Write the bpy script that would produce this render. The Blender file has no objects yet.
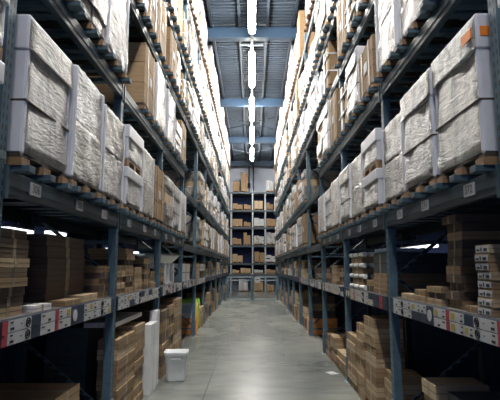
import bpy, bmesh, math, random
from mathutils import Vector, Matrix, noise
R = random.Random(11)
C = bpy.context.scene.collection
PI = math.pi
F = 480.0; TILT = math.atan(67/480.0); HC = 1.91
W = 1.6                    # aisle half width to the posts
Y0 = 0.30; BAY = 2.7; NB = 12
TOPS = {2: 2.54, 3: 4.13, 4: 5.48, 5: 6.78, 6: 8.52}
def top_of(level, b):
    if b >= 4 and level in (2, 3): return {2: 2.46, 3: 3.76}[level]
    return TOPS[level]
ORD = ['first','second','third','fourth','fifth','sixth','seventh','eighth','ninth','tenth','eleventh','twelfth',
       'thirteenth','fourteenth','fifteenth','sixteenth'] + ['%dth' % i for i in range(17, 60)]
ORD[20] = '21st'; ORD[21] = '22nd'; ORD[22] = '23rd'; ORD[30] = '31st'; ORD[31] = '32nd'; ORD[32] = '33rd'

# ------------------------------------------------------------------ materials
def new_mat(name):
    m = bpy.data.materials.new(name); m.use_nodes = True
    nt = m.node_tree; b = nt.nodes['Principled BSDF']
    return m, nt, b
def lk(nt, a, b): nt.links.new(a, b)
def ramp(nt, fac, stops):
    r = nt.nodes.new('ShaderNodeValToRGB'); e = r.color_ramp.elements
    e[0].position, e[0].color = stops[0][0], (*stops[0][1], 1)
    e[1].position, e[1].color = stops[-1][0], (*stops[-1][1], 1)
    for p, c in stops[1:-1]:
        x = e.new(p); x.color = (*c, 1)
    lk(nt, fac, r.inputs[0]); return r.outputs[0]
def tex(nt, scale=(1,1,1), rot=(0,0,0), coord='Object', rnd=False):
    tc = nt.nodes.new('ShaderNodeTexCoord'); mp = nt.nodes.new('ShaderNodeMapping')
    mp.inputs['Scale'].default_value = scale; mp.inputs['Rotation'].default_value = rot
    lk(nt, tc.outputs[coord], mp.inputs['Vector'])
    if rnd:
        oi = nt.nodes.new('ShaderNodeObjectInfo'); mu = nt.nodes.new('ShaderNodeMath'); mu.operation = 'MULTIPLY'
        mu.inputs[1].default_value = 57.0; lk(nt, oi.outputs['Random'], mu.inputs[0])
        cb = nt.nodes.new('ShaderNodeCombineXYZ')
        for i in range(3): lk(nt, mu.outputs[0], cb.inputs[i])
        lk(nt, cb.outputs[0], mp.inputs['Location'])
    return mp.outputs[0]
def noise_n(nt, vec, scale, detail=4, rough=.6, dist=0):
    n = nt.nodes.new('ShaderNodeTexNoise'); n.inputs['Scale'].default_value = scale
    n.inputs['Detail'].default_value = detail; n.inputs['Roughness'].default_value = rough
    n.inputs['Distortion'].default_value = dist
    lk(nt, vec, n.inputs['Vector']); return n.outputs['Fac']
def bump(nt, b, h, strength, dist=.02):
    n = nt.nodes.new('ShaderNodeBump'); n.inputs['Strength'].default_value = strength
    n.inputs['Distance'].default_value = dist; lk(nt, h, n.inputs['Height']); lk(nt, n.outputs[0], b.inputs['Normal'])
def mix(nt, a, bcol, fac, mode='MIX'):
    m = nt.nodes.new('ShaderNodeMix'); m.data_type = 'RGBA'; m.blend_type = mode
    if isinstance(fac, float): m.inputs[0].default_value = fac
    else: lk(nt, fac, m.inputs[0])
    for s, v in ((6, a), (7, bcol)):
        if isinstance(v, tuple): m.inputs[s].default_value = (*v, 1)
        else: lk(nt, v, m.inputs[s])
    return m.outputs[2]
def obj_random(nt, stops):
    oi = nt.nodes.new('ShaderNodeObjectInfo'); return ramp(nt, oi.outputs['Random'], stops)

def simple(name, col, rough=.6, metal=0.0, var=.25, scale=6):
    m, nt, b = new_mat(name)
    n = noise_n(nt, tex(nt), scale, 5)
    d = tuple(c*(1-var) for c in col); l = tuple(min(1, c*(1+var*.6)) for c in col)
    lk(nt, ramp(nt, n, [(.3, d), (.7, l)]), b.inputs['Base Color'])
    b.inputs['Roughness'].default_value = rough; b.inputs['Metallic'].default_value = metal
    return m

def wrap_mat(name, light, mid, dark, cover):
    m, nt, b = new_mat(name)
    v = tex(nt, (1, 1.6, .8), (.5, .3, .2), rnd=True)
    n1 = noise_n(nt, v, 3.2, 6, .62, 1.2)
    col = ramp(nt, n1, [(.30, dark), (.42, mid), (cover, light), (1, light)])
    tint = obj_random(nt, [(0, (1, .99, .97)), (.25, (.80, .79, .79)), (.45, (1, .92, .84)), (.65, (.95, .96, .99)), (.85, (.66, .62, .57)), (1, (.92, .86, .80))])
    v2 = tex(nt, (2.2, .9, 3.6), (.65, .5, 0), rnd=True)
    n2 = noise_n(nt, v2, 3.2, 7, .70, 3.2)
    crease_shade = ramp(nt, n2, [(.34, (.34, .34, .35)), (.44, (.86, .86, .86)), (.60, (1, 1, 1))])  # darkens the wrinkle creases: their shade is put into the colour
    col = mix(nt, col, crease_shade, .75, 'MULTIPLY')
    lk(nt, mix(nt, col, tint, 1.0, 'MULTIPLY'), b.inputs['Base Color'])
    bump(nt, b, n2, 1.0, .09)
    b.inputs['Roughness'].default_value = .38
    b.inputs['Coat Weight'].default_value = .25; b.inputs['Coat Roughness'].default_value = .2
    return m
M = {}
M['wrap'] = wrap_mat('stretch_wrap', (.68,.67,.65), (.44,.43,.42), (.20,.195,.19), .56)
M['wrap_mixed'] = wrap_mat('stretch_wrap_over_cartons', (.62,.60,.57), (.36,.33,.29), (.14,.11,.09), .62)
M['hood'] = simple('white_film_hood', (.68,.69,.74), .35, 0, .10, 3)

def kraft(name, a, b_, c):
    m, nt, b = new_mat(name)
    g = noise_n(nt, tex(nt, (1, 1, 12), rnd=True), 5, 4)
    col = obj_random(nt, [(0, a), (.5, b_), (1, c)])
    sh = ramp(nt, g, [(.3, (.74,.72,.70)), (.7, (1,1,1))])
    lk(nt, mix(nt, col, sh, 1.0, 'MULTIPLY'), b.inputs['Base Color'])
    b.inputs['Roughness'].default_value = .75
    return m
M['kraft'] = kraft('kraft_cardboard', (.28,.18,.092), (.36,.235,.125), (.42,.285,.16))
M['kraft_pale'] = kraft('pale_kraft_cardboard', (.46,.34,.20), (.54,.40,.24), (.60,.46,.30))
M['kraft_shaded'] = kraft('shade_toned_cardboard', (.085,.065,.05), (.12,.085,.06), (.16,.11,.075))  # kraft again, with the dimness under the shelves put into its colour
M['tape'] = simple('packing_tape', (.33,.25,.16), .35)
M['gap'] = simple('carton_seam', (.07,.045,.03), .9)
M['wood'] = simple('pallet_wood', (.26,.155,.08), .8, 0, .35, 9)
M['wood_brown'] = simple('dark_brown_wood', (.15,.085,.05), .85, 0, .3, 9)  # darker brown for the top tier pallets
M['wood_shaded'] = simple('shade_toned_wood', (.05,.04,.033), .85)  # shade under the overhanging wrap put into the deck board colour
M['teal_runner'] = simple('teal_grey_paint', (.06,.105,.135), .55, 0, .25, 7)
M['orange'] = simple('orange_sticker', (.95,.27,.03), .5, 0, .1)
M['orange_box'] = simple('orange_crate', (.90,.36,.10), .6, 0, .2, 8)
M['white_card'] = simple('white_card', (.48,.48,.49), .55, 0, .08)
M['white_paint'] = simple('white_lacquer', (.80,.80,.79), .4, 0, .04)
M['ink'] = simple('black_ink', (.02,.02,.025), .6)
M['navy_card'] = simple('navy_card', (.015,.03,.06), .5, 0, .2)
M['red_card'] = simple('crimson_card', (.34,.035,.055), .5, 0, .15)
M['yellow'] = simple('yellow_print', (.42,.32,.07), .5)
M['yellow_sack'] = simple('yellow_film', (.72,.52,.04), .5)
M['green'] = simple('lime_green', (.28,.62,.06), .5)
M['pale_blue'] = simple('pale_blue_cloth', (.50,.66,.78), .7)
M['plastic_white'] = simple('white_plastic', (.84,.84,.84), .3, 0, .03)
M['steel'] = simple('brushed_steel', (.62,.60,.56), .28, .9, .15)
M['dark_box'] = simple('shade_toned_carton', (.05,.075,.085), .6)
M['galv'] = simple('galvanised_steel', (.38,.44,.48), .45, .5)

def paint_mat(name, col, holes):
    m, nt, b = new_mat(name)
    n = noise_n(nt, tex(nt), 7, 6)
    base = ramp(nt, n, [(.3, tuple(c*.65 for c in col)), (.7, tuple(c*1.1 for c in col))])
    if holes:
        # punched slots in the post face: two columns every 5 cm
        tc = nt.nodes.new('ShaderNodeTexCoord'); sp = nt.nodes.new('ShaderNodeSeparateXYZ'); lk(nt, tc.outputs['Object'], sp.inputs[0])
        def mth(op, a, v=None, v2=None):
            q = nt.nodes.new('ShaderNodeMath'); q.operation = op
            if isinstance(a, float): q.inputs[0].default_value = a
            else: lk(nt, a, q.inputs[0])
            if v is not None:
                if isinstance(v, float): q.inputs[1].default_value = v
                else: lk(nt, v, q.inputs[1])
            return q.outputs[0]
        fz = mth('FRACT', mth('MULTIPLY', sp.outputs[2], 14.0)); iz = mth('LESS_THAN', fz, .5)
        ay = mth('ABSOLUTE', mth('SUBTRACT', mth('ABSOLUTE', sp.outputs[1]), .022)); iy = mth('LESS_THAN', ay, .008)
        base = mix(nt, base, (.01,.015,.02), mth('MULTIPLY', iz, iy))
    lk(nt, base, b.inputs['Base Color']); b.inputs['Roughness'].default_value = .42
    return m
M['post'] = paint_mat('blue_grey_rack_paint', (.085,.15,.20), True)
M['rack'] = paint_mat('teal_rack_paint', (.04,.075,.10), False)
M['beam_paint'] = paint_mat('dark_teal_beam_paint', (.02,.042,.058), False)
M['deck'] = simple('shelf_board', (.10,.09,.085), .8)
M['ceil'] = simple('ceiling_sheet', (.046,.064,.088), .5, .1, .18, 1.5)
M['purlin'] = simple('purlin_paint', (.018,.028,.042), .55)
M['truss'] = simple('blue_beam_paint', (.028,.06,.11), .5, 0, .12, 2)
M['side'] = simple('side_wall_navy', (.010,.022,.085), .9)  # blue of the deep shadows put into this even colour
M['backwall'] = simple('end_wall_sheet', (.68,.74,.86), .6, 0, .08, 2)

def floor_mat():
    m, nt, b = new_mat('polished_concrete')
    def nz(scale, sc, det, loc):
        v = tex(nt, scale); v.node.inputs['Location'].default_value = loc
        return noise_n(nt, v, sc, det, .55)
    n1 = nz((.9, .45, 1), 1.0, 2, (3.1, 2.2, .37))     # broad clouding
    n2 = nz((1.6, 3.2, 1), 1.1, 5, (.3, .7, .61))      # scuffs running across the aisle
    n3 = nz((.55, .10, 1), 1.0, 2, (7.3, .4, .23))     # worn lanes along the aisle, partly painted in for shade
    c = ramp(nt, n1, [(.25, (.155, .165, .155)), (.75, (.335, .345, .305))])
    c = mix(nt, c, ramp(nt, n2, [(.30, (.58, .60, .62)), (.58, (1, 1, 1))]), .75, 'MULTIPLY')
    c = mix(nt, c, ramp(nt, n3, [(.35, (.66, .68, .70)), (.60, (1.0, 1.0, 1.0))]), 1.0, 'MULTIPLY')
    tc = nt.nodes.new('ShaderNodeTexCoord'); sp = nt.nodes.new('ShaderNodeSeparateXYZ'); lk(nt, tc.outputs['Object'], sp.inputs[0])
    q = nt.nodes.new('ShaderNodeMath'); q.operation = 'ADD'; q.inputs[1].default_value = .72; lk(nt, sp.outputs[0], q.inputs[0])
    q2 = nt.nodes.new('ShaderNodeMath'); q2.operation = 'ABSOLUTE'; lk(nt, q.outputs[0], q2.inputs[0])
    q3 = nt.nodes.new('ShaderNodeMath'); q3.operation = 'LESS_THAN'; q3.inputs[1].default_value = .007; lk(nt, q2.outputs[0], q3.inputs[0])
    c = mix(nt, c, (.08, .085, .08), q3.outputs[0])
    lk(nt, c, b.inputs['Base Color']); b.inputs['Roughness'].default_value = .27
    return m
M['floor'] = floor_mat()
def emis(name, col, s):
    m, nt, b = new_mat(name)
    b.inputs['Base Color'].default_value = (.9,.9,.9,1)
    b.inputs['Emission Color'].default_value = (*col, 1); b.inputs['Emission Strength'].default_value = s
    return m
M['tube'] = emis('fluorescent_tube', (1, .975, .92), 50)
M['tube_dim'] = emis('dim_strip_tube', (.85, .93, 1), .9)

# ------------------------------------------------------------------ mesh helpers
class MB:
    def __init__(s): s.bm = bmesh.new(); s.mats = []
    def mi(s, m):
        if m not in s.mats: s.mats.append(m)
        return s.mats.index(m)
    def box(s, x0, x1, y0, y1, z0, z1, m='kraft', bevel=0, mat4=None):
        r = bmesh.ops.create_cube(s.bm, size=1)
        T = Matrix.Translation(((x0+x1)/2, (y0+y1)/2, (z0+z1)/2)) @ Matrix.Diagonal((abs(x1-x0), abs(y1-y0), abs(z1-z0), 1))
        bmesh.ops.transform(s.bm, matrix=T, verts=r['verts'])
        i = s.mi(m); fs = {f for v in r['verts'] for f in v.link_faces}
        for f in fs: f.material_index = i
        vs = r['verts']
        if bevel:
            es = {e for v in r['verts'] for e in v.link_edges}
            q = bmesh.ops.bevel(s.bm, geom=list(es), offset=bevel, segments=2, affect='EDGES', profile=.5)
            for f in q['faces']: f.material_index = i
            vs = list({v for f in q['faces'] for v in f.verts} | {v for v in vs if v.is_valid})
        if mat4: bmesh.ops.transform(s.bm, matrix=mat4, verts=vs)
        return vs
    def bar(s, p, q, r, m, seg=8, r2=None):
        p = Vector(p); q = Vector(q); d = q-p
        c = bmesh.ops.create_cone(s.bm, cap_ends=True, segments=seg, radius1=r, radius2=r if r2 is None else r2, depth=d.length)
        T = Matrix.Translation((p+q)/2) @ d.to_track_quat('Z', 'Y').to_matrix().to_4x4()
        bmesh.ops.transform(s.bm, matrix=T, verts=c['verts'])
        i = s.mi(m)
        for f in {f for v in c['verts'] for f in v.link_faces}: f.material_index = i
    def lump(s, x0, x1, y0, y1, z0, z1, m, amp=.02, fr=4, seed=0, cuts=10, rnd=.03):
        t = bmesh.new(); bmesh.ops.create_cube(t, size=1)
        T = Matrix.Translation(((x0+x1)/2, (y0+y1)/2, (z0+z1)/2)) @ Matrix.Diagonal((x1-x0, y1-y0, z1-z0, 1))
        bmesh.ops.transform(t, matrix=T, verts=t.verts[:])
        bmesh.ops.subdivide_edges(t, edges=t.edges[:], cuts=cuts, use_grid_fill=True)
        cx, cy, cz = (x0+x1)/2, (y0+y1)/2, (z0+z1)/2
        for v in t.verts:
            n = noise.noise(v.co*fr + Vector((seed, seed*2, 0))); n2 = noise.noise(v.co*fr*2.6 + Vector((0, seed, 7)))
            d = Vector(((v.co.x-cx)/(x1-x0), (v.co.y-cy)/(y1-y0), 0))
            zt = abs(v.co.z-cz)/((z1-z0)/2)
            k = amp*(n+.5*n2-.25) - (rnd if zt > .97 else 0)
            top = zt > .97 and v.co.z > cz
            v.co.x += (2*d.x)*k; v.co.y += (2*d.y)*k
            if top: v.co.z += amp*.8*n2
        i = s.mi(m)
        for f in t.faces: f.material_index = i; f.smooth = True
        me = bpy.data.meshes.new('tmp'); t.to_mesh(me); t.free(); s.bm.from_mesh(me); bpy.data.meshes.remove(me)
    def build(s, name, parent=None, loc=(0,0,0), rz=0):
        me = bpy.data.meshes.new(name); 
        bmesh.ops.recalc_face_normals(s.bm, faces=s.bm.faces)
        s.bm.to_mesh(me); s.bm.free()
        for m in s.mats: me.materials.append(M[m])
        o = bpy.data.objects.new(name, me); C.objects.link(o)
        if parent: o.parent = parent
        o.location = loc; o.rotation_euler.z = rz
        return o
def empty(name, loc=(0,0,0), rz=0, parent=None):
    o = bpy.data.objects.new(name, None); C.objects.link(o); o.location = loc; o.rotation_euler.z = rz
    o.empty_display_size = .1
    if parent: o.parent = parent
    return o
def tag(o, label=None, cat=None, group=None, kind=None):
    if label: o['label'] = label
    if cat: o['category'] = cat
    if group: o['group'] = group
    if kind: o['kind'] = kind
    return o
def copy_tree(o, parent=None, keep=True):
    c = o.copy(); C.objects.link(c)
    if parent: c.parent = parent
    for ch in [q for q in ALLCH.get(o.name, [])]: 
        k = copy_tree(ch, c)
    if ALLCH.get(o.name): ALLCH[c.name] = [q for q in c.children]
    return c
ALLCH = {}
def reg(o):
    for q in o.children: reg(q)
    if o.children: ALLCH[o.name] = list(o.children)

# ------------------------------------------------------------------ setting
YEND = 40.0; YB = -7.0; ZC = 10.66
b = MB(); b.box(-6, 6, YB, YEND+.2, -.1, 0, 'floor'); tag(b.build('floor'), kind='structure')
b = MB(); b.box(-6, 6, YB, YEND+.2, ZC+.06, ZC+.12, 'ceil')
y = 8.0
while y < YEND:
    b.box(-6, 6, y, y+.085, ZC-.02, ZC+.065, 'ceil'); y += .21
tag(b.build('ceiling'), kind='structure')
b = MB(); b.box(-6, 6, YEND, YEND+.15, 0, ZC, 'backwall')
for i in range(60): b.box(-6+i*.2, -6+i*.2+.07, YEND-.03, YEND+.01, 0, ZC, 'backwall')
tag(b.build('wall_back'), kind='structure')
for s, n in ((-1, 'left'), (1, 'right')):
    b = MB(); b.box(s*6, s*6.15, YB, YEND, 0, ZC, 'side'); tag(b.build('wall_'+n), kind='structure')
for i, X in enumerate((-4.4,-3.4,-2.4,-1.45,-.45,.55,1.5,2.5,3.5,4.5)):
    b = MB(); b.box(X-.04, X+.04, 8, YEND, ZC-.16, ZC-.03, 'purlin'); tag(b.build('trim_%d' % (i+1)), kind='structure')
NTR = 10
BEAMS = (9.1, 16.5, 23.9, 31.3, 38.7)
for Y in BEAMS:
    b = MB()
    b.box(-6, 6, Y-.01, Y+.01, 10.15, 10.58, 'truss'); b.box(-6, 6, Y-.12, Y+.12, 10.13, 10.155, 'truss'); b.box(-6, 6, Y-.12, Y+.12, 10.50, 10.53, 'truss')
    b.box(-6, 6, Y-.10, Y-.05, 10.16, 10.5, 'truss')
    NTR += 1; tag(b.build('trim_%d' % NTR), kind='structure')
for Y in (24.2, 31.6):   # thin wind bracing rods crossing under the sheet
    b = MB()
    b.bar((-4, Y, 10.3), (4, Y+6.6, 10.3), .02, 'purlin'); b.bar((4, Y, 10.36), (-4, Y+6.6, 10.36), .02, 'purlin')
    NTR += 1; tag(b.build('trim_%d' % NTR), kind='structure')
b = MB()
for X in (-.25, .12): b.bar((X, YEND-.08, 0), (X, YEND-.08, ZC-.1), .05, 'purlin')
b.bar((-.25, YEND-.1, 8.5), (-.25, YEND-.1, 8.9), .12, 'purlin')
tag(b.build('wall_pipe'), 'pair of dark vertical pipes running up the pale end wall', 'pipe')

# lamps
ZL = 9.98
b = MB(); b.box(-.05, .05, -1, 38, ZL+.07, ZL+.13, 'purlin')
tag(b.build('lamp_rail'), 'long grey mounting rail running down the middle of the ceiling', 'rail')
rail = bpy.data.objects['lamp_rail']
for Y in (2, 7, 12, 17, 22, 27, 32, 37):
    b = MB(); b.bar((0, Y, ZL+.12), (0, Y, 10.6), .012, 'galv'); b.build('hanger_rod', rail)
b = MB(); b.box(-.42, .42, 16.95, 17.0, ZL+.13, ZL+.17, 'galv'); b.build('cross_bar', rail)
lamp0 = empty('ceiling_lamp', (0, 12.3, ZL))
b = MB(); b.box(-.12, .12, 0, 3.3, .045, .08, 'white_paint', .006); b.build('housing', lamp0)
for k in range(2):
    b = MB(); b.bar((0, .08+k*1.70, -.05), (0, 1.50+k*1.70, -.05), .115, 'tube', 16)
    b.build('lamp_tube', lamp0)
reg(lamp0)
lamps = [(-2.7, 'behind'), (2.3, 'near'), (7.3, 'near')]
seq = [12.3, 17.3, 22.3, 27.2, 32.2]
for i, Y in enumerate(seq):
    o = lamp0 if i == 0 else copy_tree(lamp0)
    o.location.y = Y
    tag(o, 'bright white twin tube ceiling lamp, %s' % ['nearest, cut by the top edge of the photo', 'second from the front', 'third from the front, middle of the five', 'fourth from the front', 'farthest, just before the end wall'][i], 'lamp', 'ceiling lamps in a line over the aisle')
for Y, _ in lamps:
    o = copy_tree(lamp0); o.location.y = Y
    tag(o, 'white twin tube ceiling lamp above the frame, near the viewer', 'lamp', 'ceiling lamps overhead outside the frame')

# ------------------------------------------------------------------ racks
RD = 1.1
def xr(s, a, b_): return (s*a, s*b_) if s > 0 else (s*b_, s*a)
def make_rack(s, side):
    root = empty('pallet_rack', (s*W, Y0, 0))
    tag(root, 'tall blue-grey steel pallet rack standing along the %s side of the aisle' % side, 'pallet rack', 'racks flanking the aisle')
    def at(o, x, y, z): o.location = (x, y, z)
    # local x from 0 (aisle) to s*RD
    b = MB(); b.box(*xr(s, 0, .09), -.05, .05, 0, 8.95, 'post'); fp = b.build('front_post', root)
    b = MB(); b.box(*xr(s, -.012, .10), -.065, .065, 0, .42, 'post', .01); b.box(*xr(s, -.03, .14), -.09, .09, 0, .012, 'galv')
    fg = b.build('post_guard', fp)
    b = MB(); b.box(*xr(s, RD-.09, RD), -.05, .05, 0, 8.95, 'rack'); rp = b.build('rear_post', root)  # rear posts take a darker paint colour that stands in for shade
    b = MB(); z = .3; k = 0
    while z < 8.6:
        b.bar((s*.07, 0, z), (s*(RD-.07), 0, z+ .75), .022, 'post', 6) if k % 2 == 0 else b.bar((s*(RD-.07), 0, z), (s*.07, 0, z+.75), .022, 'post', 6)
        z += .75; k += 1
    for z in (.2, 2.2, 5.0, 8.5): b.bar((s*.07, 0, z), (s*(RD-.07), 0, z), .022, 'post', 6)
    br = b.build('frame_brace', root)
    for n in range(1, NB+1):
        for o in (fp, rp, br):
            c = o.copy(); C.objects.link(c); c.parent = root; c.location.y = n*BAY
            if o is fp:
                g = fg.copy(); C.objects.link(g); g.parent = c
    # beams
    b = MB(); b.box(*xr(s, -.012, .05), .05, BAY-.05, -.16, 0, 'beam_paint', .006); b.box(*xr(s, -.018, -.008), .06, BAY-.06, -.105, -.06, 'rack')
    for yy in (.05, BAY-.05): b.box(*xr(s, -.02, .08), yy-.02, yy+.02, -.19, .03, 'rack')
    fb = b.build('front_beam', root)
    b = MB(); b.box(*xr(s, RD-.06, RD-.01), .06, BAY-.06, -.13, 0, 'beam_paint'); rb = b.build('rear_beam', root)
    first = True
    for bay in range(NB):
        for lv in (2, 3, 4, 5, 6):
            for o in (fb, rb):
                c = o if first else o.copy()
                if not first: C.objects.link(c); c.parent = root
                c.location = (0, bay*BAY, top_of(lv, bay))
            first = False
    # pick shelf at 1.53 m
    b = MB(); b.box(*xr(s, .02, RD-.02), .06, BAY-.06, -.03, 0, 'deck'); b.box(*xr(s, -.01, .03), .055, BAY-.055, -.17, -.005, 'navy_card')
    sh = b.build('shelf_board', root)
    for bay in range(NB):
        c = sh if bay == 0 else sh.copy()
        if bay: C.objects.link(c); c.parent = root
        c.location = (0, bay*BAY, 1.57)
    b = MB(); b.box(*xr(s, RD+.12, RD+.14), .0, BAY, 0, 8.9, 'side'); bp = b.build('added_shade_sheet', root); bp['label'] = 'added dark sheet blocking light behind the rack'  # sheet added to stop lamp light spilling behind the rack
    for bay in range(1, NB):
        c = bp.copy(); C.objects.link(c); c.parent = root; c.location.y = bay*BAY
    # price signs along the shelf edge
    def card(kind, w, h):
        b = MB(); X = -.014
        def r(y0, y1, z0, z1, m, dx=.0): b.box(*xr(s, X-dx-.003, X-dx), y0, y1, z0, z1, m)
        col = {'wide': 'white_card', 'thumb': 'white_card', 'navy': 'navy_card', 'red': 'red_card', 'oval': 'navy_card', 'plain': 'white_card'}[kind]
        r(0, w, 0, h, col)
        # text runs are tiny dark strokes
        def stroke(y0, z0, n, hh, sz=.012):
            for i in range(n):
                a = y0 + i*sz*1.25
                if a+sz < w: r(a, a+sz*.8, z0, z0+hh, 'ink', .003)
        if kind == 'wide':
            stroke(.03, h*.72, 3, .010, .010); stroke(.03, h*.16, 3, .017, .014); stroke(w*.52, h*.5, 2, .006, .008)
            cy, cz = w-.055, h*.52
            for q in range(14):
                a0 = q*2*PI/14; a1 = (q+1)*2*PI/14
                b.bar((s*(X-.006), cy+.028*math.cos(a0), cz+.030*math.sin(a0)), (s*(X-.006), cy+.028*math.cos(a1), cz+.030*math.sin(a1)), .006, 'ink', 5)
            b.bar((s*(X-.006), cy, cz-.014), (s*(X-.006), cy, cz+.014), .005, 'ink', 5)
        if kind == 'thumb':
            r(w*.62, w*.9, h*.2, h*.85, 'yellow', .003); stroke(.02, h*.7, 3, .009, .009); stroke(.02, h*.15, 3, .014, .012)
        if kind == 'plain': stroke(.02, h*.66, 4, .010, .010); stroke(w*.5, h*.15, 3, .016, .012)
        if kind == 'red': stroke(.008, h*.4, 2, .01, .008)
        if kind == 'oval':
            b.bar((s*(X-.004), w*.5, h*.5), (s*(X-.009), w*.5, h*.5), .05, 'white_card', 16)
        return b.build('price_sign', root)
    cache = {}; rr = random.Random(5 if s < 0 else 8); n = 0
    for bay in range(1, 6):
        y = .10 if bay > 1 else .12
        pattern = (['red', 'wide', 'navy', 'plain', 'red', 'thumb', 'oval', 'navy', 'thumb', 'wide', 'plain'] if bay == 1 else None)
        j = 0
        while y < BAY-.3 and n < 96:
            kind = pattern[j % len(pattern)] if pattern else rr.choice(['wide', 'navy', 'plain', 'thumb', 'thumb', 'oval', 'red', 'plain'])
            w = {'wide': .33, 'navy': .15, 'plain': .26, 'red': .07, 'thumb': .26, 'oval': .17}[kind]
            full = kind in ('red', 'oval')
            rows = [(1.402, .160)] if full else [(1.402, .077), (1.485, .077)]
            for ri, (z, h) in enumerate(rows):
                kk = kind
                if not full and rr.random() < .3 and kind != 'wide': kk = rr.choice(['navy', 'plain', 'thumb'])
                key = (kk, round(w, 2), h)
                if key in cache: c = cache[key].copy(); C.objects.link(c); c.parent = root
                else: c = card(kk, w, h); cache[key] = c
                # cards are mirrored so the text side always faces the aisle
                c.location = (0, bay*BAY + y, z); n += 1
                if kk == 'red': c['label'] = 'crimson sign strip'
                if kk == 'navy': c['label'] = 'dark blue sign card'
            y += w + .006; j += 1
    # location numbers on the first pallet beam
    cnt = 0
    for bay in range(1, 4):
        for k, yo in enumerate((.45, 1.35, 2.1)):
            txt = ('306', '308', '310', '312', '314', '316', '318', '320', '322')[cnt] if s < 0 else ('372', '374', '376', '378', '380', '382', '384', '386', '388')[cnt]
            b = MB(); b.box(*xr(s, -.026, -.018), -.085, .085, -.045, .045, 'white_card')
            pl = b.build('location_plate', root); pl.location = (0, bay*BAY+yo, 2.54-.075)
            cu = bpy.data.curves.new('location_number', 'FONT'); cu.body = txt; cu.size = .085; cu.align_x = 'CENTER'; cu.align_y = 'CENTER'
            to = bpy.data.objects.new('tmp', cu); C.objects.link(to)
            dg = bpy.context.evaluated_depsgraph_get(); me = bpy.data.meshes.new_from_object(to.evaluated_get(dg))
            bpy.data.objects.remove(to); me.materials.clear(); me.materials.append(M['ink'])
            tn = bpy.data.objects.new('location_number', me); C.objects.link(tn); tn.parent = pl
            tn.rotation_euler = (PI/2, 0, -PI/2 if s > 0 else PI/2); tn.location = (-s*.028, 0, 0)
            cnt += 1
    return root
racks = {-1: make_rack(-1, 'left'), 1: make_rack(1, 'right')}

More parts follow.
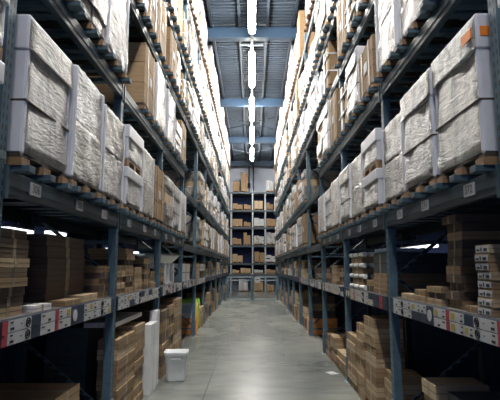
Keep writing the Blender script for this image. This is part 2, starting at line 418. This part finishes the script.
# ------------------------------------------------------------------ pallet loads
PH = .15
def pallet_parts(root, wood_only=False):
    b = MB(); wd = 'wood_brown' if wood_only else 'wood'
    for i in range(5): b.box(.03+i*.25, .03+i*.25+.17, -.39, .39, .122, .142, 'wood_shaded')
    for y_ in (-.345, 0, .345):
        b.box(.02, 1.2, y_-.05, y_+.05, .10, .122, 'wood_shaded')
        for x_ in (.0, .53, 1.06): b.box(x_+.005, x_+.14, y_-.06, y_+.06, .045, .10, wd)
    p = b.build('pallet', root)
    b = MB()
    for y_ in (-.345, 0, .345): b.box(-.045, 1.17, y_-.045, y_+.045, .0, .048, 'wood_brown' if wood_only else 'teal_runner', .004)
    q = b.build('pallet_runners', p)
    if not wood_only: q['label'] = 'teal-grey pallet runners'
PROTO = {}
def proto(kind, h, seed):
    """origin: base of the pallet, aisle side; goods go towards +x"""
    root = empty('pallet_load')
    pallet_parts(root, kind.endswith('_wood'))
    k = kind.replace('_wood', ''); rr = random.Random(seed)
    z0, z1 = .145, .145+h
    if k == 'hood':
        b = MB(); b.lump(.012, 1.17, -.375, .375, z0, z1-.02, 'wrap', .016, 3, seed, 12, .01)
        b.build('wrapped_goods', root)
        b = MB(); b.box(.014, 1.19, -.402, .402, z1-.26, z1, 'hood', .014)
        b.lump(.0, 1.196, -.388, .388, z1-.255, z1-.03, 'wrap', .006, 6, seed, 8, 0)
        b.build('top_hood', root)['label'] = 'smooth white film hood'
        for ya, yb in ((-.391, -.345), (.345, .391)):
            b = MB(); b.box(.014, 1.18, ya, yb, z0-.02, z1-.2, 'hood', .02); b.build('end_wrap', root)
        b = MB(); zz = z0+(h-.26)*.5
        b.box(.008, 1.18, -.394, .394, zz-.008, zz+.008, 'gap', .004); b.build('strap', root)
    elif k == 'wrinkle':
        b = MB(); n = 2; hh = h/n
        for i in range(n):
            jx = rr.uniform(-.006, .006)
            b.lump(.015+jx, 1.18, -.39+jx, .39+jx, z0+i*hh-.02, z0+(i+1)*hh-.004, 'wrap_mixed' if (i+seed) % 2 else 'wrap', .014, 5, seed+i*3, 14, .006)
        b.build('wrapped_goods', root)
        for ya, yb in ((-.397, -.35), (.35, .397)):
            b = MB(); b.box(.008, 1.185, ya, yb, z0-.02, z1-.006, 'hood', .02); b.build('end_wrap', root)
    elif k == 'mixed':
        b = MB(); cols = 2; rows = rr.choice((3, 4)); hh = h/rows
        for i in range(rows):
            for j in range(cols):
                y0 = -.39+j*.39
                b.box(.02+rr.uniform(0, .015), 1.17, y0+.004, y0+.386, z0+i*hh, z0+(i+1)*hh-.006, rr.choice(['kraft', 'kraft_pale', 'wrap', 'wrap_mixed']), .008)
        b.build('carton_stack', root)
        b = MB()
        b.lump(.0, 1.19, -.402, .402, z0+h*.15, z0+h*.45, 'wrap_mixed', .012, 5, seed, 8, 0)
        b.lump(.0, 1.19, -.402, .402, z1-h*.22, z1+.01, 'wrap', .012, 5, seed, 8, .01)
        b.build('stretch_wrap', root)
    elif k == 'brown':
        b = MB(); rows = 3; hh = h/rows
        for i in range(rows):
            for j in range(2):
                y0 = -.39+j*.39
                b.box(.02, 1.17, y0+.003, y0+.387, z0+i*hh, z0+(i+1)*hh-.005, 'kraft', .006)
        b.build('carton_stack', root)
        for y_ in (-.2, .2):
            b = MB(); b.box(.012, 1.178, y_-.02, y_+.02, z0, z1+.004, 'tape'); b.build('strap', root)
        b = MB(); b.box(.012, .02, -.08, .08, z0+h*.4, z0+h*.4+.14, 'white_card'); b.build('shipping_label', root)
    elif k == 'slats':
        b = MB(); n = 6
        for i in range(n):
            y0 = -.39+i*.13; hv = h*rr.uniform(.88, 1)
            b.box(.02+rr.uniform(0, .03), 1.17, y0+.003, y0+.127, z0, z0+hv, rr.choice(['kraft', 'kraft_pale', 'wrap', 'white_paint', 'wrap']), .006)
        b.build('upright_packs', root)
        for zz in (.3, .7):
            b = MB(); b.box(.012, 1.18, -.396, .396, z0+h*zz-.012, z0+h*zz+.012, 'hood'); b.build('strap', root)
    elif k == 'split':
        b = MB(); m_ = z0+h*.47
        b.lump(.014, 1.17, -.38, .38, z0, m_, 'wrap', .016, 3, seed, 10, .01); b.lump(.014, 1.17, -.38, .38, m_+.09, z1, 'wrap', .018, 3, seed+4, 10, .01)
        b.build('wrapped_goods', root)
        for ya, yb in ((-.390, -.345), (.345, .390)):
            for za, zb in ((z0-.02, m_-.01), (m_+.093, z1-.1)):
                b = MB(); b.box(.014, 1.18, ya, yb, za, zb, 'hood', .02); b.build('end_wrap', root)
        b = MB()
        for y_ in (-.34, 0, .34): b.box(.02, 1.18, y_-.05, y_+.05, m_-.005, m_+.07, 'wood')
        b.box(.02, 1.18, -.39, .39, m_+.07, m_+.092, 'wood'); b.build('middle_pallet', root)
        b = MB(); b.box(.0, 1.19, -.4, .4, z1-.16, z1+.005, 'hood', .012); b.build('top_hood', root)
        b = MB(); b.box(.0, 1.19, -.4, .4, m_-.14, m_-.004, 'hood', .012); b.build('lower_hood', root)
    elif k == 'lumpy':
        b = MB(); b.lump(.03, 1.16, -.37, .37, z0, z1, 'wrap_mixed', .07, 2.2, seed, 12, .09); b.build('wrapped_goods', root)
    root.location.z = -60
    reg(root); PROTO[(kind, h, seed)] = [root, False]
    return PROTO[(kind, h, seed)]
LOOK = {'hood': 'white film-wrapped pallet load with smooth hood', 'wrinkle': 'crinkled white shrink-wrapped pallet load', 'mixed': 'part-wrapped pallet load of mixed cartons',
        'brown': 'brown carton pallet load', 'slats': 'strapped pallet load of upright narrow packs', 'split': 'double-stacked white wrapped pallet load', 'lumpy': 'lumpy wrapped pallet load'}
def proj(x, y, z):
    H = z-HC; d = y*math.cos(TILT)+H*math.sin(TILT)
    if d < .3: return None
    return 252+F*x/d, 200-F*(H*math.cos(TILT)-y*math.sin(TILT))/d
def vis(s, y0, y1, z0, z1, x=1.5):
    for i in range(7):
        for j in range(7):
            p = proj(s*x, y0+(y1-y0)*i/6, z0+(z1-z0)*j/6)
            if p and 0 < p[0] < 500 and 0 < p[1] < 400: return True
    return False
SPEC = {
 (-1,2,0,2): ('split', 1.0), (-1,2,1,0): ('hood', .98), (-1,2,1,1): ('wrinkle', .99), (-1,2,1,2): ('wrinkle', .93),
 (-1,2,2,0): ('split', 1.0), (-1,2,2,1): ('wrinkle', .93), (-1,2,2,2): ('brown', .86),
 (-1,2,3,0): ('mixed', .86), (-1,2,3,1): ('hood', .86), (-1,2,3,2): ('wrinkle', .86),
 (1,2,0,2): ('split', .98), (1,2,1,0): ('hood', .98), (1,2,1,1): ('hood', .95), (1,2,1,2): ('wrinkle', .86),
 (1,2,2,0): ('split', .95), (1,2,2,1): ('wrinkle', .86), (1,2,2,2): ('hood', .86),
 (1,2,3,0): ('wrinkle', .86), (1,2,3,1): ('hood', .80), (1,2,3,2): ('wrinkle', .80),
 (-1,3,1,2): ('wrinkle', 1.0), (-1,3,1,1): ('mixed', 1.0), (-1,3,2,0): None, (-1,3,2,1): ('brown', .93), (-1,3,2,2): ('wrinkle', 1.0),
 (-1,3,3,2): ('brown', .86), 
 **{(q, l, 4, k): None for q in (-1, 1) for l in (2, 3) for k in range(3)},
 (-1,3,5,0): ('mixed', .80), (-1,2,5,0): ('lumpy', .80), (1,3,5,0): ('mixed', .86),
 (1,2,5,0): ('brown', .86), (1,4,3,0): None, (1,3,2,2): ('slats', .80), (1,3,1,1): ('wrinkle', .62), (1,3,1,2): ('wrinkle', 1.0), (1,3,3,0): ('brown', .93),
 (-1,4,2,1): ('brown', .86),
}
HS = {2: (.8, .86, .86, .93), 3: (.62, .86, .93, 1.0), 4: (.62, .80, .93, .93), 5: (.80, 1.1, 1.25, 1.35), 6: (.80, 1.1, 1.25)}
KINDS = ['hood', 'wrinkle', 'wrinkle', 'mixed', 'slats', 'hood', 'split', 'slats', 'mixed', 'brown', 'brown', 'lumpy']
TIER = {2: 'lowest', 3: 'second', 4: 'third', 5: 'fourth', 6: 'top'}
nload = {}
for s in (-1, 1):
    for lv in (2, 3, 4, 5, 6):
        idx = 0
        for bay in range(NB):
            for sl in range(3):
                y0 = Y0+bay*BAY+(.14, .98, 1.83)[sl]
                if bay == 0: y0 -= .12 if sl == 2 else .05
                key = (s, lv, bay, sl)
                if key in SPEC:
                    if SPEC[key] is None: continue
                    kind, h = SPEC[key]
                else:
                    if bay > 3 and R.random() < .05: continue
                    kind = R.choice(KINDS); h = R.choice(HS[lv])
                    yc = y0+.4
                    if lv == 6 and min(abs(yc-Q) for Q in BEAMS) > .7: h = R.choice((1.35, 1.5, 1.62, 1.72))
                    if lv in (2,) and bay >= 4: h = min(h, .93)
                if not vis(s, y0, y0+.8, top_of(lv, bay), top_of(lv, bay)+.14+h): continue
                base = kind; kk = kind + ('_wood' if lv >= 6 else '')
                seed = R.choice((1, 2)) if kind in ('hood', 'wrinkle', 'mixed', 'slats') else 1
                P = PROTO.get((kk, h, seed)) or proto(kk, h, seed)
                if not P[1]: o = P[0]; P[1] = True
                else: o = copy_tree(P[0])
                xf = 1.52 + (R.uniform(-.01, .03))
                o.location = (s*xf, y0+.4+(0 if (bay < 4) else R.uniform(-.01, .01)), top_of(lv, bay)+.001)
                o.rotation_euler.z = 0 if s > 0 else PI
                idx += 1
                side = 'left' if s < 0 else 'right'
                tag(o, '%s, %s from front on %s rack %s pallet tier' % (LOOK[base], ORD[idx-1], side, TIER[lv]), 'pallet load', 'pallet loads on the %s rack' % side)
                if key == (1, 2, 1, 0):
                    o['label'] = 'large white hooded pallet load with two orange stickers, nearest on right rack'
                    b = MB(); b.box(.04, .27, -.407, -.402, .145+h-.17, .145+h-.10, 'orange', .0); b.build('orange_sticker', o)
                    b = MB(); b.box(-.012, -.004, -.37, -.22, .145+h-.17, .145+h-.10, 'orange', .0); b.build('orange_sticker', o)
nload_total = sum(1 for o in C.objects if o.name.startswith('pallet_load'))
print('loads', nload_total)

# ------------------------------------------------------------------ cartons
SH = 1.572
CART = {}
def carton_proto(mat, lab):
    key = (mat, lab)
    if key in CART: return CART[key]
    b = MB(); b.box(0, 1, 0, 1, 0, 1, mat)   # unit carton, scaled per copy
    b.box(-.002, 1.001, -.004, 1.004, .47, .51, 'gap')
    b.box(-.003, 1.002, .45, .55, .0, 1.004, 'tape')
    o = b.build('carton'); kids = []
    if lab:
        b = MB(); b.box(-.006, -.002, .06, .94, .12, .88, 'white_card'); b.box(-.009, -.006, .14, .36, .25, .6, 'ink'); b.box(-.009, -.006, .5, .56, .25, .7, 'ink'); b.box(-.009, -.006, .66, .84, .3, .5, 'ink')
        k = b.build('shipping_label', o); k['label'] = 'white printed label'; kids.append(k)
    CART[key] = [o, False, kids]; return CART[key]
def carton(s, x, y0, w, z, h, d, mat, label, cat='carton', group=None, lab=False, rx=0, rz=0):
    P = carton_proto(mat, lab)
    if not P[1]: o = P[0]; P[1] = True
    else:
        o = P[0].copy(); C.objects.link(o)
        for k in P[2]:
            c = k.copy(); C.objects.link(c); c.parent = o
    o.scale = (d, w, h)
    if s > 0: o.location = (x, y0, z); o.rotation_euler = (rx, 0, rz)
    else: o.location = (-x, y0+w, z); o.rotation_euler = (-rx, 0, PI+rz)
    tag(o, label, cat, group)
    return o
def pile(s, y0, y1, z, n, h, desc, x=1.64, d=.9, mats=('kraft',), jit=.012, lab=False, what='brown carton', step=0, hs=None):
    for i in range(n):
        j = R.uniform(-jit, jit); jx = R.uniform(0, jit*2)
        pos = 'topmost' if i == n-1 else ('bottom one' if i == 0 else '%s from bottom' % ORD[i])
        if n == 1: lb = '%s lying alone %s' % (what, desc)
        else: lb = '%s, %s of the %s' % (what, pos, desc)
        hh = h if not hs else hs[i % len(hs)]
        carton(s, x+jx+i*step, y0+j+jit, (y1-y0)-2*jit, z, hh-.003, d, mats[i % len(mats)], lb, 'carton', 'cartons in the %s' % desc if n > 1 else None, lab)
        z += hh
    return z
# left shelf
K, KP, KD = 'kraft', 'kraft_pale', 'kraft_shaded'
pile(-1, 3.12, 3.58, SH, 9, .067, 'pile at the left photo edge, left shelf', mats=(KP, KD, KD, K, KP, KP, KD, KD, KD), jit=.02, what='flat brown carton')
pile(-1, 3.66, 4.02, SH, 1, .05, 'on left shelf between the first two piles', mats=('white_paint',), what='thin grey-white pack', d=.5)
pile(-1, 4.20, 5.16, SH, 6, .105, 'big dark stack on left shelf', x=1.78, d=.95, mats=(KD,), what='wide shade-toned brown carton')
pile(-1, 4.22, 4.62, SH, 1, .05, 'on left shelf edge before the big stack', x=1.61, d=.15, mats=(K,), what='narrow brown pack')
pile(-1, 4.68, 5.15, SH, 1, .07, 'on left shelf edge at the big stack foot', x=1.61, d=.15, mats=(KP,), what='narrow pale brown pack')
pile(-1, 5.24, 5.62, SH, 5, .07, 'short pile beside first left post', mats=(K, KD), what='small brown carton')
pile(-1, 5.90, 6.28, SH, 5, .072, 'low pile just past first left post', mats=(K, KP), what='small tan carton')
pile(-1, 6.34, 6.80, SH, 8, .073, 'tallest pile in the left second shelf bay', mats=(K, K, KD), d=.5, what='small brown carton', jit=.02)
pile(-1, 6.88, 7.28, SH, 4, .085, 'low middle pile in left second shelf bay', mats=(K, KP), what='square carton')
pile(-1, 7.42, 7.85, SH, 6, .078, 'stepped pile in the left second shelf bay', mats=(KD, K), what='flat brown carton', d=.6, jit=.02)
pile(-1, 7.90, 8.30, SH, 3, .09, 'last pile in the left second shelf bay', mats=(K, KP), what='flat tan carton', jit=.02)
pile(-1, 8.60, 9.10, SH, 4, .08, 'pile before the steel basin', mats=(KD, K), what='brown carton')
pile(-1, 11.4, 12.9, SH, 1, .42, 'on left shelf over the orange crate', mats=('white_card',), what='long white carton')
# right shelf
pile(1, 3.33, 3.56, SH, 8, .062, 'label-fronted stack on right shelf', x=1.63, d=1.0, lab=True, mats=(K, KP, K), jit=.008, what='flat carton with white label', step=0)
pile(1, 3.88, 4.22, SH, 11, .07, 'tall leaning stack on right shelf', x=1.66, d=.38, mats=(K, KD, KD, KD), jit=.025, what='small shade-toned carton')
pile(1, 3.60, 3.82, SH, 1, .05, 'on right shelf between label and leaning stacks', mats=(K,), d=.3, what='small brown pack')
pile(1, 4.26, 4.62, SH, 3, .055, 'first low pile past leaning stack', mats=(KP, KD, K), what='flat pale carton', d=.6)
pile(1, 4.66, 4.98, SH, 2, .06, 'second low pile past leaning stack', mats=(KP, K), what='flat tan carton', d=.6)
pile(1, 5.02, 5.40, SH, 1, .06, 'on right shelf just before first post', mats=(KP,), what='flat tan carton', d=.6)
z = pile(1, 5.95, 6.62, SH, 4, .065, 'wide pile past first right post', mats=(K,), what='wide brown carton')
carton(1, 1.66, 5.95, .66, z, .25, .8, 'dark_box', 'dark slate carton lying on the wide pile past first right post')
pile(1, 6.66, 6.98, SH, 2, .08, 'low pile before the white tubes', mats=(KD, K), what='brown carton')
pile(1, 8.62, 9.2, SH, 4, .08, 'pile just past second right post', mats=(K, KD), what='brown carton', d=.5)
pile(1, 9.5, 10.1, SH, 5, .075, 'pile in middle of third right shelf bay', mats=(K, KP), what='brown carton', d=.5)
pile(1, 10.3, 10.9, SH, 3, .10, 'pile before third right post', mats=(KD, K), what='brown carton', d=.5)
# white tubes with cartons between
z = SH
for i in range(4):
    b = MB(); b.bar((0, 0, 0), (0, 1.02, 0), .035, 'plastic_white', 14); b.bar((0, .30, 0), (0, .34, 0), .037, 'ink', 14); b.bar((0, .7, 0), (0, .73, 0), .037, 'ink', 14)
    o = b.build('wrapped_tube', loc=(1.68, 7.20, z+.036))
    tag(o, 'white banded tube on the right shelf, %s' % ['lowest of four', 'second from bottom of four', 'third from bottom of four', 'topmost of four'][i], 'tube', 'white tubes on the right shelf')
    b = MB(); b.bar((0, 0, 0), (0, 1.0, 0), .034, 'plastic_white', 12)
    o = b.build('wrapped_tube', loc=(1.80, 7.21, z+.036)); tag(o, 'plain white tube behind banded tube, %s' % ['lowest row', 'second row', 'third row', 'top row'][i], 'tube', 'white tubes on the right shelf')
    z += .072
    if i < 3:
        carton(1, 1.66, 7.25+i*.04, .75, z, .09, .7, K, 'brown carton between white tubes, %s one' % ['lower', 'middle', 'upper'][i], 'carton', 'cartons between the white tubes'); z += .092
b = MB(); b.lump(0, .5, 0, .62, 0, .05, 'pale_blue', .03, 6, 3, 8, .01); o = b.build('folded_sheet', loc=(1.68, 5.97, SH+.26+.25+.012))
tag(o, 'pale blue crumpled sheet lying on the dark slate carton', 'sheet')

# floor level, left
pile(-1, 4.28, 4.95, 0, 6, .13, 'floor stack at lower left of photo', x=1.68, mats=(KP, K), what='tan carton')
pile(-1, 5.86, 6.74, 0, 9, .117, 'wide floor stack past first left post', x=1.58, d=.24, mats=(K, KP, K), jit=.015, what='wide brown carton', step=0)
pile(-1, 6.80, 7.42, 0, 9, .122, 'floor stack beside the white boards', x=1.60, d=.24, mats=(K, K, KP), jit=.018, what='brown carton')
pile(-1, 8.62, 9.30, 0, 6, .19, 'floor stack past second left post', x=1.56, mats=(K, KD), what='deep brown carton')
pile(-1, 9.34, 10.0, 0, 6, .195, 'middle floor stack in third left bay', x=1.58, mats=(KD, K), what='deep brown carton')
pile(-1, 10.05, 10.9, 0, 7, .178, 'floor stack before third left post', x=1.56, mats=(K, K, KP), what='deep brown carton')
pile(-1, 6.0, 7.4, 0, 5, .235, 'rear stack under the white plank', x=1.99, d=.5, mats=('dark_box',), what='shade-toned carton')  # coloured dark in place of the shade behind the front stacks
def board(x0, x1, y0, y1, z0, z1, label, name='white_board', m='white_paint', cat='board'):
    b = MB(); b.box(x0, x1, y0, y1, z0, z1, m, .008)
    b.box(x0-.003, x1+.003, (y0+y1)/2-.02, (y0+y1)/2+.02, z0+.01, z1+.002, 'hood') if (z1-z0) > .2 else b.box((x0+x1)/2-.02, (x0+x1)/2+.02, y0-.002, y1+.002, z0-.0, z1+.002, 'hood')
    o = b.build(name); tag(o, label, cat); return o
board(-1.66, -1.54, 7.52, 8.00, 0, 1.04, 'white upright boxed board standing on the floor, nearer of two')
board(-1.68, -1.56, 8.03, 8.30, 0, 1.20, 'taller white upright boxed board behind the nearer one')
board(-2.05, -1.66, 5.98, 7.40, 1.178, 1.24, 'long white plank lying across the floor stacks on the left', 'white_plank')
# waste bin
b = MB()
def ringbin(b, wx, wy, h, t, m):
    n = 1
    def rr(w, d, z, r, seg=5):
        pts = []
        for cx, cy, a0 in ((w-r, d-r, 0), (-w+r, d-r, PI/2), (-w+r, -d+r, PI), (w-r, -d+r, 1.5*PI)):
            for i in range(seg+1):
                a = a0+i*PI/2/seg; pts.append((cx+r*math.cos(a), cy+r*math.sin(a), z))
        return pts
    rings = [rr(wx*.78, wy*.78, 0, .04), rr(wx*.80, wy*.80, .02, .045), rr(wx*.96, wy*.96, h*.86, .05), rr(wx*1.05, wy*1.05, h*.87, .055), rr(wx*1.07, wy*1.07, h*.97, .055), rr(wx*1.09, wy*1.09, h, .055), rr(wx*1.0, wy*1.0, h, .05), rr(wx*.94, wy*.94, h*.85, .05), rr(wx*.76, wy*.76, .03, .04)]
    vv = [[b.bm.verts.new(p) for p in r] for r in rings]
    i0 = b.mi(m); N = len(vv[0])
    for a, c in zip(vv, vv[1:]):
        for i in range(N):
            f = b.bm.faces.new((a[i], a[(i+1) % N], c[(i+1) % N], c[i])); f.material_index = i0; f.smooth = True
    b.bm.faces.new(vv[0]).material_index = i0; b.bm.faces.new(vv[-1]).material_index = i0
ringbin(b, .19, .17, .48, .01, 'plastic_white')
o = b.build('waste_bin', loc=(-1.30, 8.55, 0), rz=.08); tag(o, 'white plastic waste bin standing on the aisle floor at the left', 'bin')
b = MB(); b.box(-.08, .08, -.197, -.185, .36, .385, 'hood', .005); b.build('grip', o)
# orange crates
for s, side in ((-1, 'left'), (1, 'right')):
    root = empty('orange_crate', (s*1.62, 13.93, 0))
    b = MB()
    for i in range(3): b.box(*xr(s, .0, .8), 0, .5, .02+i*.15, .16+i*.15, 'orange_box', .006)
    b.build('crate_body', root)
    for yy in (.02, .40):
        b = MB(); b.box(*xr(s, -.018, .0), yy, yy+.07, .0, .47, 'orange_box'); b.build('corner_batten', root)
    for xx in (.03, .68):
        b = MB(); b.box(*xr(s, xx, xx+.08), -.018, 0, .0, .47, 'orange_box'); b.build('corner_batten', root)
    tag(root, 'orange slatted crate on the floor under the %s rack past the empty crossing' % side, 'crate', 'orange crates')
pile(1, 13.93, 14.41, .475, 3, .2, 'pile on the right orange crate', x=1.66, mats=(KD, K), what='brown carton', d=.7)
root = empty('product_display', (-1.64, 13.93, .475))
b = MB(); b.box(-.7, 0, 0, .48, 0, .42, 'plastic_white', .01); b.box(-.6, -.1, -.004, 0, .14, .36, 'pale_blue'); b.box(0, .004, .08, .4, .1, .34, 'pale_blue'); b.build('display_body', root)
b = MB(); b.box(-.72, .02, -.02, .5, .42, .50, 'green', .01); b.build('display_top', root)['label'] = 'lime green top'
tag(root, 'white display box with lime green top standing on the left orange crate', 'display')
b = MB(); b.lump(-.5, 0, 0, .42, 0, .85, 'yellow_sack', .03, 4, 2, 6, .03); o = b.build('yellow_sack', loc=(-1.62, 14.5, .0)); tag(o, 'tall yellow sack on the floor past the left orange crate', 'sack')
b = MB(); b.lump(-.5, 0, 0, .45, 0, .95, 'green', .03, 4, 2, 6, .03); o = b.build('green_sack', loc=(-1.64, 15.0, .0)); tag(o, 'lime green tall sack behind the yellow sack on the left', 'sack')
# steel basin on white stand (left shelf)
root = empty('basin_stand', (-1.66, 9.3, SH))
b = MB()
for yy in (0, .42, .98): b.box(-.5, 0, yy, yy+.06, 0, .42, 'white_paint', .004)
b.box(-.5, 0, 0, 1.04, .0, .03, 'white_paint'); b.build('stand', root)
b = MB(); b.bar((-.3, .5, .42), (-.3, .5, .56), .34, 'steel', 28, .48); b.bar((-.3, .5, .56), (-.3, .5, .585), .5, 'steel', 28); b.build('basin', root)
tag(root, 'round steel basin resting on a white stand on the left shelf', 'basin')
# floor level, right
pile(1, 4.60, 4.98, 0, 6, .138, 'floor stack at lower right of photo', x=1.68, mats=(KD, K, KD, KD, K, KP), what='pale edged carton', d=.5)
carton(1, 1.76, 3.75, .78, 0, .80, .8, 'dark_box', 'large dark slate carton on the floor in the lower right corner')
for i in range(6):
    o = carton(1, 1.66+R.uniform(0, .04), 5.94, .44, .0+i*.105, .10, .34, (KP, K)[i % 2], 'tilted tan carton, slumped heap past first right post, %s' % ['lowest', 'second lowest', 'third lowest', 'third highest', 'second highest', 'highest'][i], 'carton', 'tilted cartons of the slumped heap', rx=-.0, rz=R.uniform(-.06, .06))
pile(1, 6.46, 7.06, 0, 10, .123, 'tallest floor stack past first right post', x=1.60, d=.38, mats=(K, K, KP), jit=.012, what='brown carton')
pile(1, 7.10, 7.58, 0, 9, .12, 'middle floor stack in second right bay', x=1.58, d=.38, mats=(K, KP), jit=.012, what='brown carton')
pile(1, 7.62, 8.30, 0, 7, .12, 'lower floor stack before second right post', x=1.58, d=.38, mats=(K, KP), jit=.015, what='brown carton')
pile(1, 8.62, 9.5, 0, 3, .12, 'low floor stack past second right post', x=1.6, mats=(KP, K), what='flat tan carton', jit=.02)
pile(1, 9.56, 10.2, 0, 5, .11, 'floor stack in middle of third right bay', x=1.6, mats=(K, KP), what='flat brown carton', jit=.02)
pile(1, 10.3, 10.95, 0, 4, .12, 'floor stack before third right post', x=1.6, mats=(K, KD), what='flat brown carton', jit=.02)
b = MB(); b.box(0, .16, 0, .22, 0, .003, 'white_card'); b.box(.02, .10, .05, .06, .003, .0035, 'ink'); o = b.build('paper_slip', loc=(1.42, 8.95, 0.001), rz=.4); tag(o, 'white paper slip lying on the floor at the right rack foot', 'paper')
# far bays
for s, side in ((-1, 'left'), (1, 'right')):
    for bay in range(5, NB):
        ya = Y0+bay*BAY
        for q, (a, c) in enumerate(((.15, 1.25), (1.4, 2.55))):
            for z0, nm in ((0, 'floor'), (SH, 'shelf')):
                n = 2
                h = R.choice((.32, .40, .48) if nm == 'floor' else (.16, .22, .28))
                if bay == 5 and q == 0 and nm == 'floor': continue
                if bay == 5 and s < 0 and nm == 'floor': ya = Y0+bay*BAY+.42
                for i in range(n):
                    carton(s, 1.6+R.uniform(.0, .08), ya+a+R.uniform(0, .08), (c-a)-.1-R.uniform(0, .2), z0+i*h, h-.006, .8, R.choice((K, KD, KP, KD, 'white_card' if nm == 'shelf' else K)),
                           'carton %s, %s pile of %s bay, %s side %s' % (['at bottom', 'second from bottom', 'third from bottom'][i], ('nearer', 'farther')[q], ORD[bay-1], side, nm), 'carton', 'distant cartons on the %s %s' % (side, nm))

# strip lamps glimpsed under the racks' rear
for x, y, z, L, lb in ((2.62, 6.9, 2.20, 1.45, 'bright strip lamp glimpsed behind the right shelf, left of leaning stack'),
                    (-2.62, 6.15, 2.34, .5, 'short bright strip lamp glimpsed above the dark stack, left shelf'),
                    (-2.62, 5.05, 2.30, .6, 'bright strip lamp above the carton pile at the left photo edge'),
                    (-2.62, 8.75, 2.22, 2.2, 'pale strip lamp glimpsed behind the left second shelf bay')):
    o = empty('strip_lamp', (x, y, z))
    b = MB(); b.box(-.06, .06, 0, L, .03, .05, 'white_paint', .004); b.bar((0, L/2, .04), (0, L/2, 2.41-z), .012, 'galv'); b.build('housing', o)
    b = MB(); b.box(-.055, .055, .01, L-.01, -.01, .03, 'tube_dim', .01); b.build('lamp_tube', o)
    tag(o, lb, 'lamp')

# ------------------------------------------------------------------ barrier across the aisle
YF = 28.6
root = empty('barrier_gate', (0, YF, 0))
for x0, x1 in ((-1.5, -.02), (.06, 1.5)):
    b = MB()
    for x in (x0, x1): b.box(x-.05, x+.05, -.03, .03, 0, 1.36, 'post')
    for z_ in (.05, 1.14, 1.32): b.box(x0, x1, -.025, .025, z_-.035, z_+.035, 'galv')
    i = 0; x = x0+.12
    while x < x1-.05: b.bar((x, 0, .08), (x, 0, 1.2), .007, 'rack', 5); x += .12
    b.build('gate_leaf', root)
tag(root, 'steel mesh barrier gate closing the far end of the aisle', 'gate')
b = MB(); b.box(.18, .48, -.035, -.03, 1.0, 1.3, 'white_card'); b.box(.22, .44, -.037, -.035, 1.15, 1.2, 'ink'); b.build('notice', root)['label'] = 'white notice'

# ------------------------------------------------------------------ cross rack at the end
YR = 37.6; root = empty('cross_rack', (0, YR, 0))
tag(root, 'pale steel cross rack with small loads standing against the end wall', 'pallet rack')
BL = (1.35, 2.2, 3.6, 5.0, 6.35, 7.8)
for X in (-4.2, -1.65, .05, 1.05, 3.6):
    b = MB(); b.box(X-.05, X+.05, 0, .08, 0, 7.9, 'galv'); b.box(X-.05, X+.05, 1.0, 1.08, 0, 7.9, 'galv'); b.build('upright_frame', root)
b = MB(); b.box(-4.2, 3.6, 1.12, 1.14, 1.4, 7.7, 'side'); b.build('added_shade_sheet', root)['label'] = 'added dark sheet blocking light behind the rack'  # dark sheet added to stand in for shade between the shelves
for z_ in BL:
    b = MB(); b.box(-4.2, 3.6, -.02, .04, z_-.13, z_, 'post'); b.box(-4.2, 3.6, 1.04, 1.1, z_-.13, z_, 'post'); b.box(-4.2, 3.6, .04, 1.04, z_-.04, z_-.005, 'wood'); b.build('shelf_level', root)
b = MB(); b.box(1.0, 1.5, -.06, -.045, 2.35, 2.75, 'white_card'); b.box(1.1, 1.4, -.065, -.06, 2.5, 2.6, 'ink'); b.build('level_sign', root)['label'] = 'white sign'
names = ['bottom', 'second', 'third', 'fourth', 'fifth', 'top']
for i, z_ in enumerate((0,)+BL):
    n = 0; x = -2.6
    while x < 2.5:
        w = R.choice((.55, .7, .8)); 
        if any(abs(X-(x+w/2)) < w/2+.06 for X in (-1.65, .05, 1.05)): x += .08; continue
        hmax = [1.0, .55, .9, 1.0, .8, 1.0, 1.3][i]; h = R.uniform(.35, .9)*hmax
        if i == 6 and -.9 < x < -.2: h = 1.5
        n += 1
        if R.random() < .12: x += .5; continue
        root2 = empty('crated_goods', (x, YR+.1, z_+.001))
        b = MB(); b.box(0, w, 0, .8, 0, .02, 'wood'); 
        for q in (0, w/2-.04, w-.08): b.box(q, q+.08, 0, .8, .02, .1, 'wood')
        b.box(0, w, 0, .8, .1, .12, 'wood'); b.build('pallet', root2)
        b = MB(); m_ = R.choice(('kraft', 'wrap', 'kraft_pale', 'kraft', 'white_card')); cc = 2
        for q in range(cc): b.box(.01+q*w/cc, (q+1)*w/cc-.01, .02, .78, .12, .12+h*(1 if q == 0 else R.uniform(.7, 1)), m_, .01)
        b.build('carton_stack', root2)
        tag(root2, '%s goods on end cross rack, %s from left, %s' % ({'kraft': 'brown boxed', 'wrap': 'white wrapped', 'kraft_pale': 'tan boxed', 'white_card': 'white boxed'}[m_], ORD[n-1], 'the floor' if i == 0 else 'its %s shelf' % names[i-1]), 'pallet load', 'goods on the end cross rack')
        x += w+.1

# ------------------------------------------------------------------ camera, world
cam = bpy.data.cameras.new('camera'); co = bpy.data.objects.new('camera', cam); C.objects.link(co)
cam.sensor_width = 36; cam.lens = F/500*36; cam.clip_start = .05; cam.clip_end = 200
co.location = (0, 0, HC); co.rotation_euler = (PI/2+TILT, 0, math.atan(2/F*1.0))
bpy.context.scene.camera = co
w = bpy.data.worlds.new('world'); w.use_nodes = True; bpy.context.scene.world = w
bg = w.node_tree.nodes['Background']; bg.inputs[0].default_value = (.20, .38, 1.0, 1); bg.inputs[1].default_value = .14
vs = bpy.context.scene.view_settings
vs.view_transform = 'Standard'; vs.look = 'None'; vs.exposure = 1.62; vs.gamma = 1; vs.use_curve_mapping = False
for P in CART.values():
    if not P[1]:
        for k in P[2]: bpy.data.objects.remove(k)
        bpy.data.objects.remove(P[0])
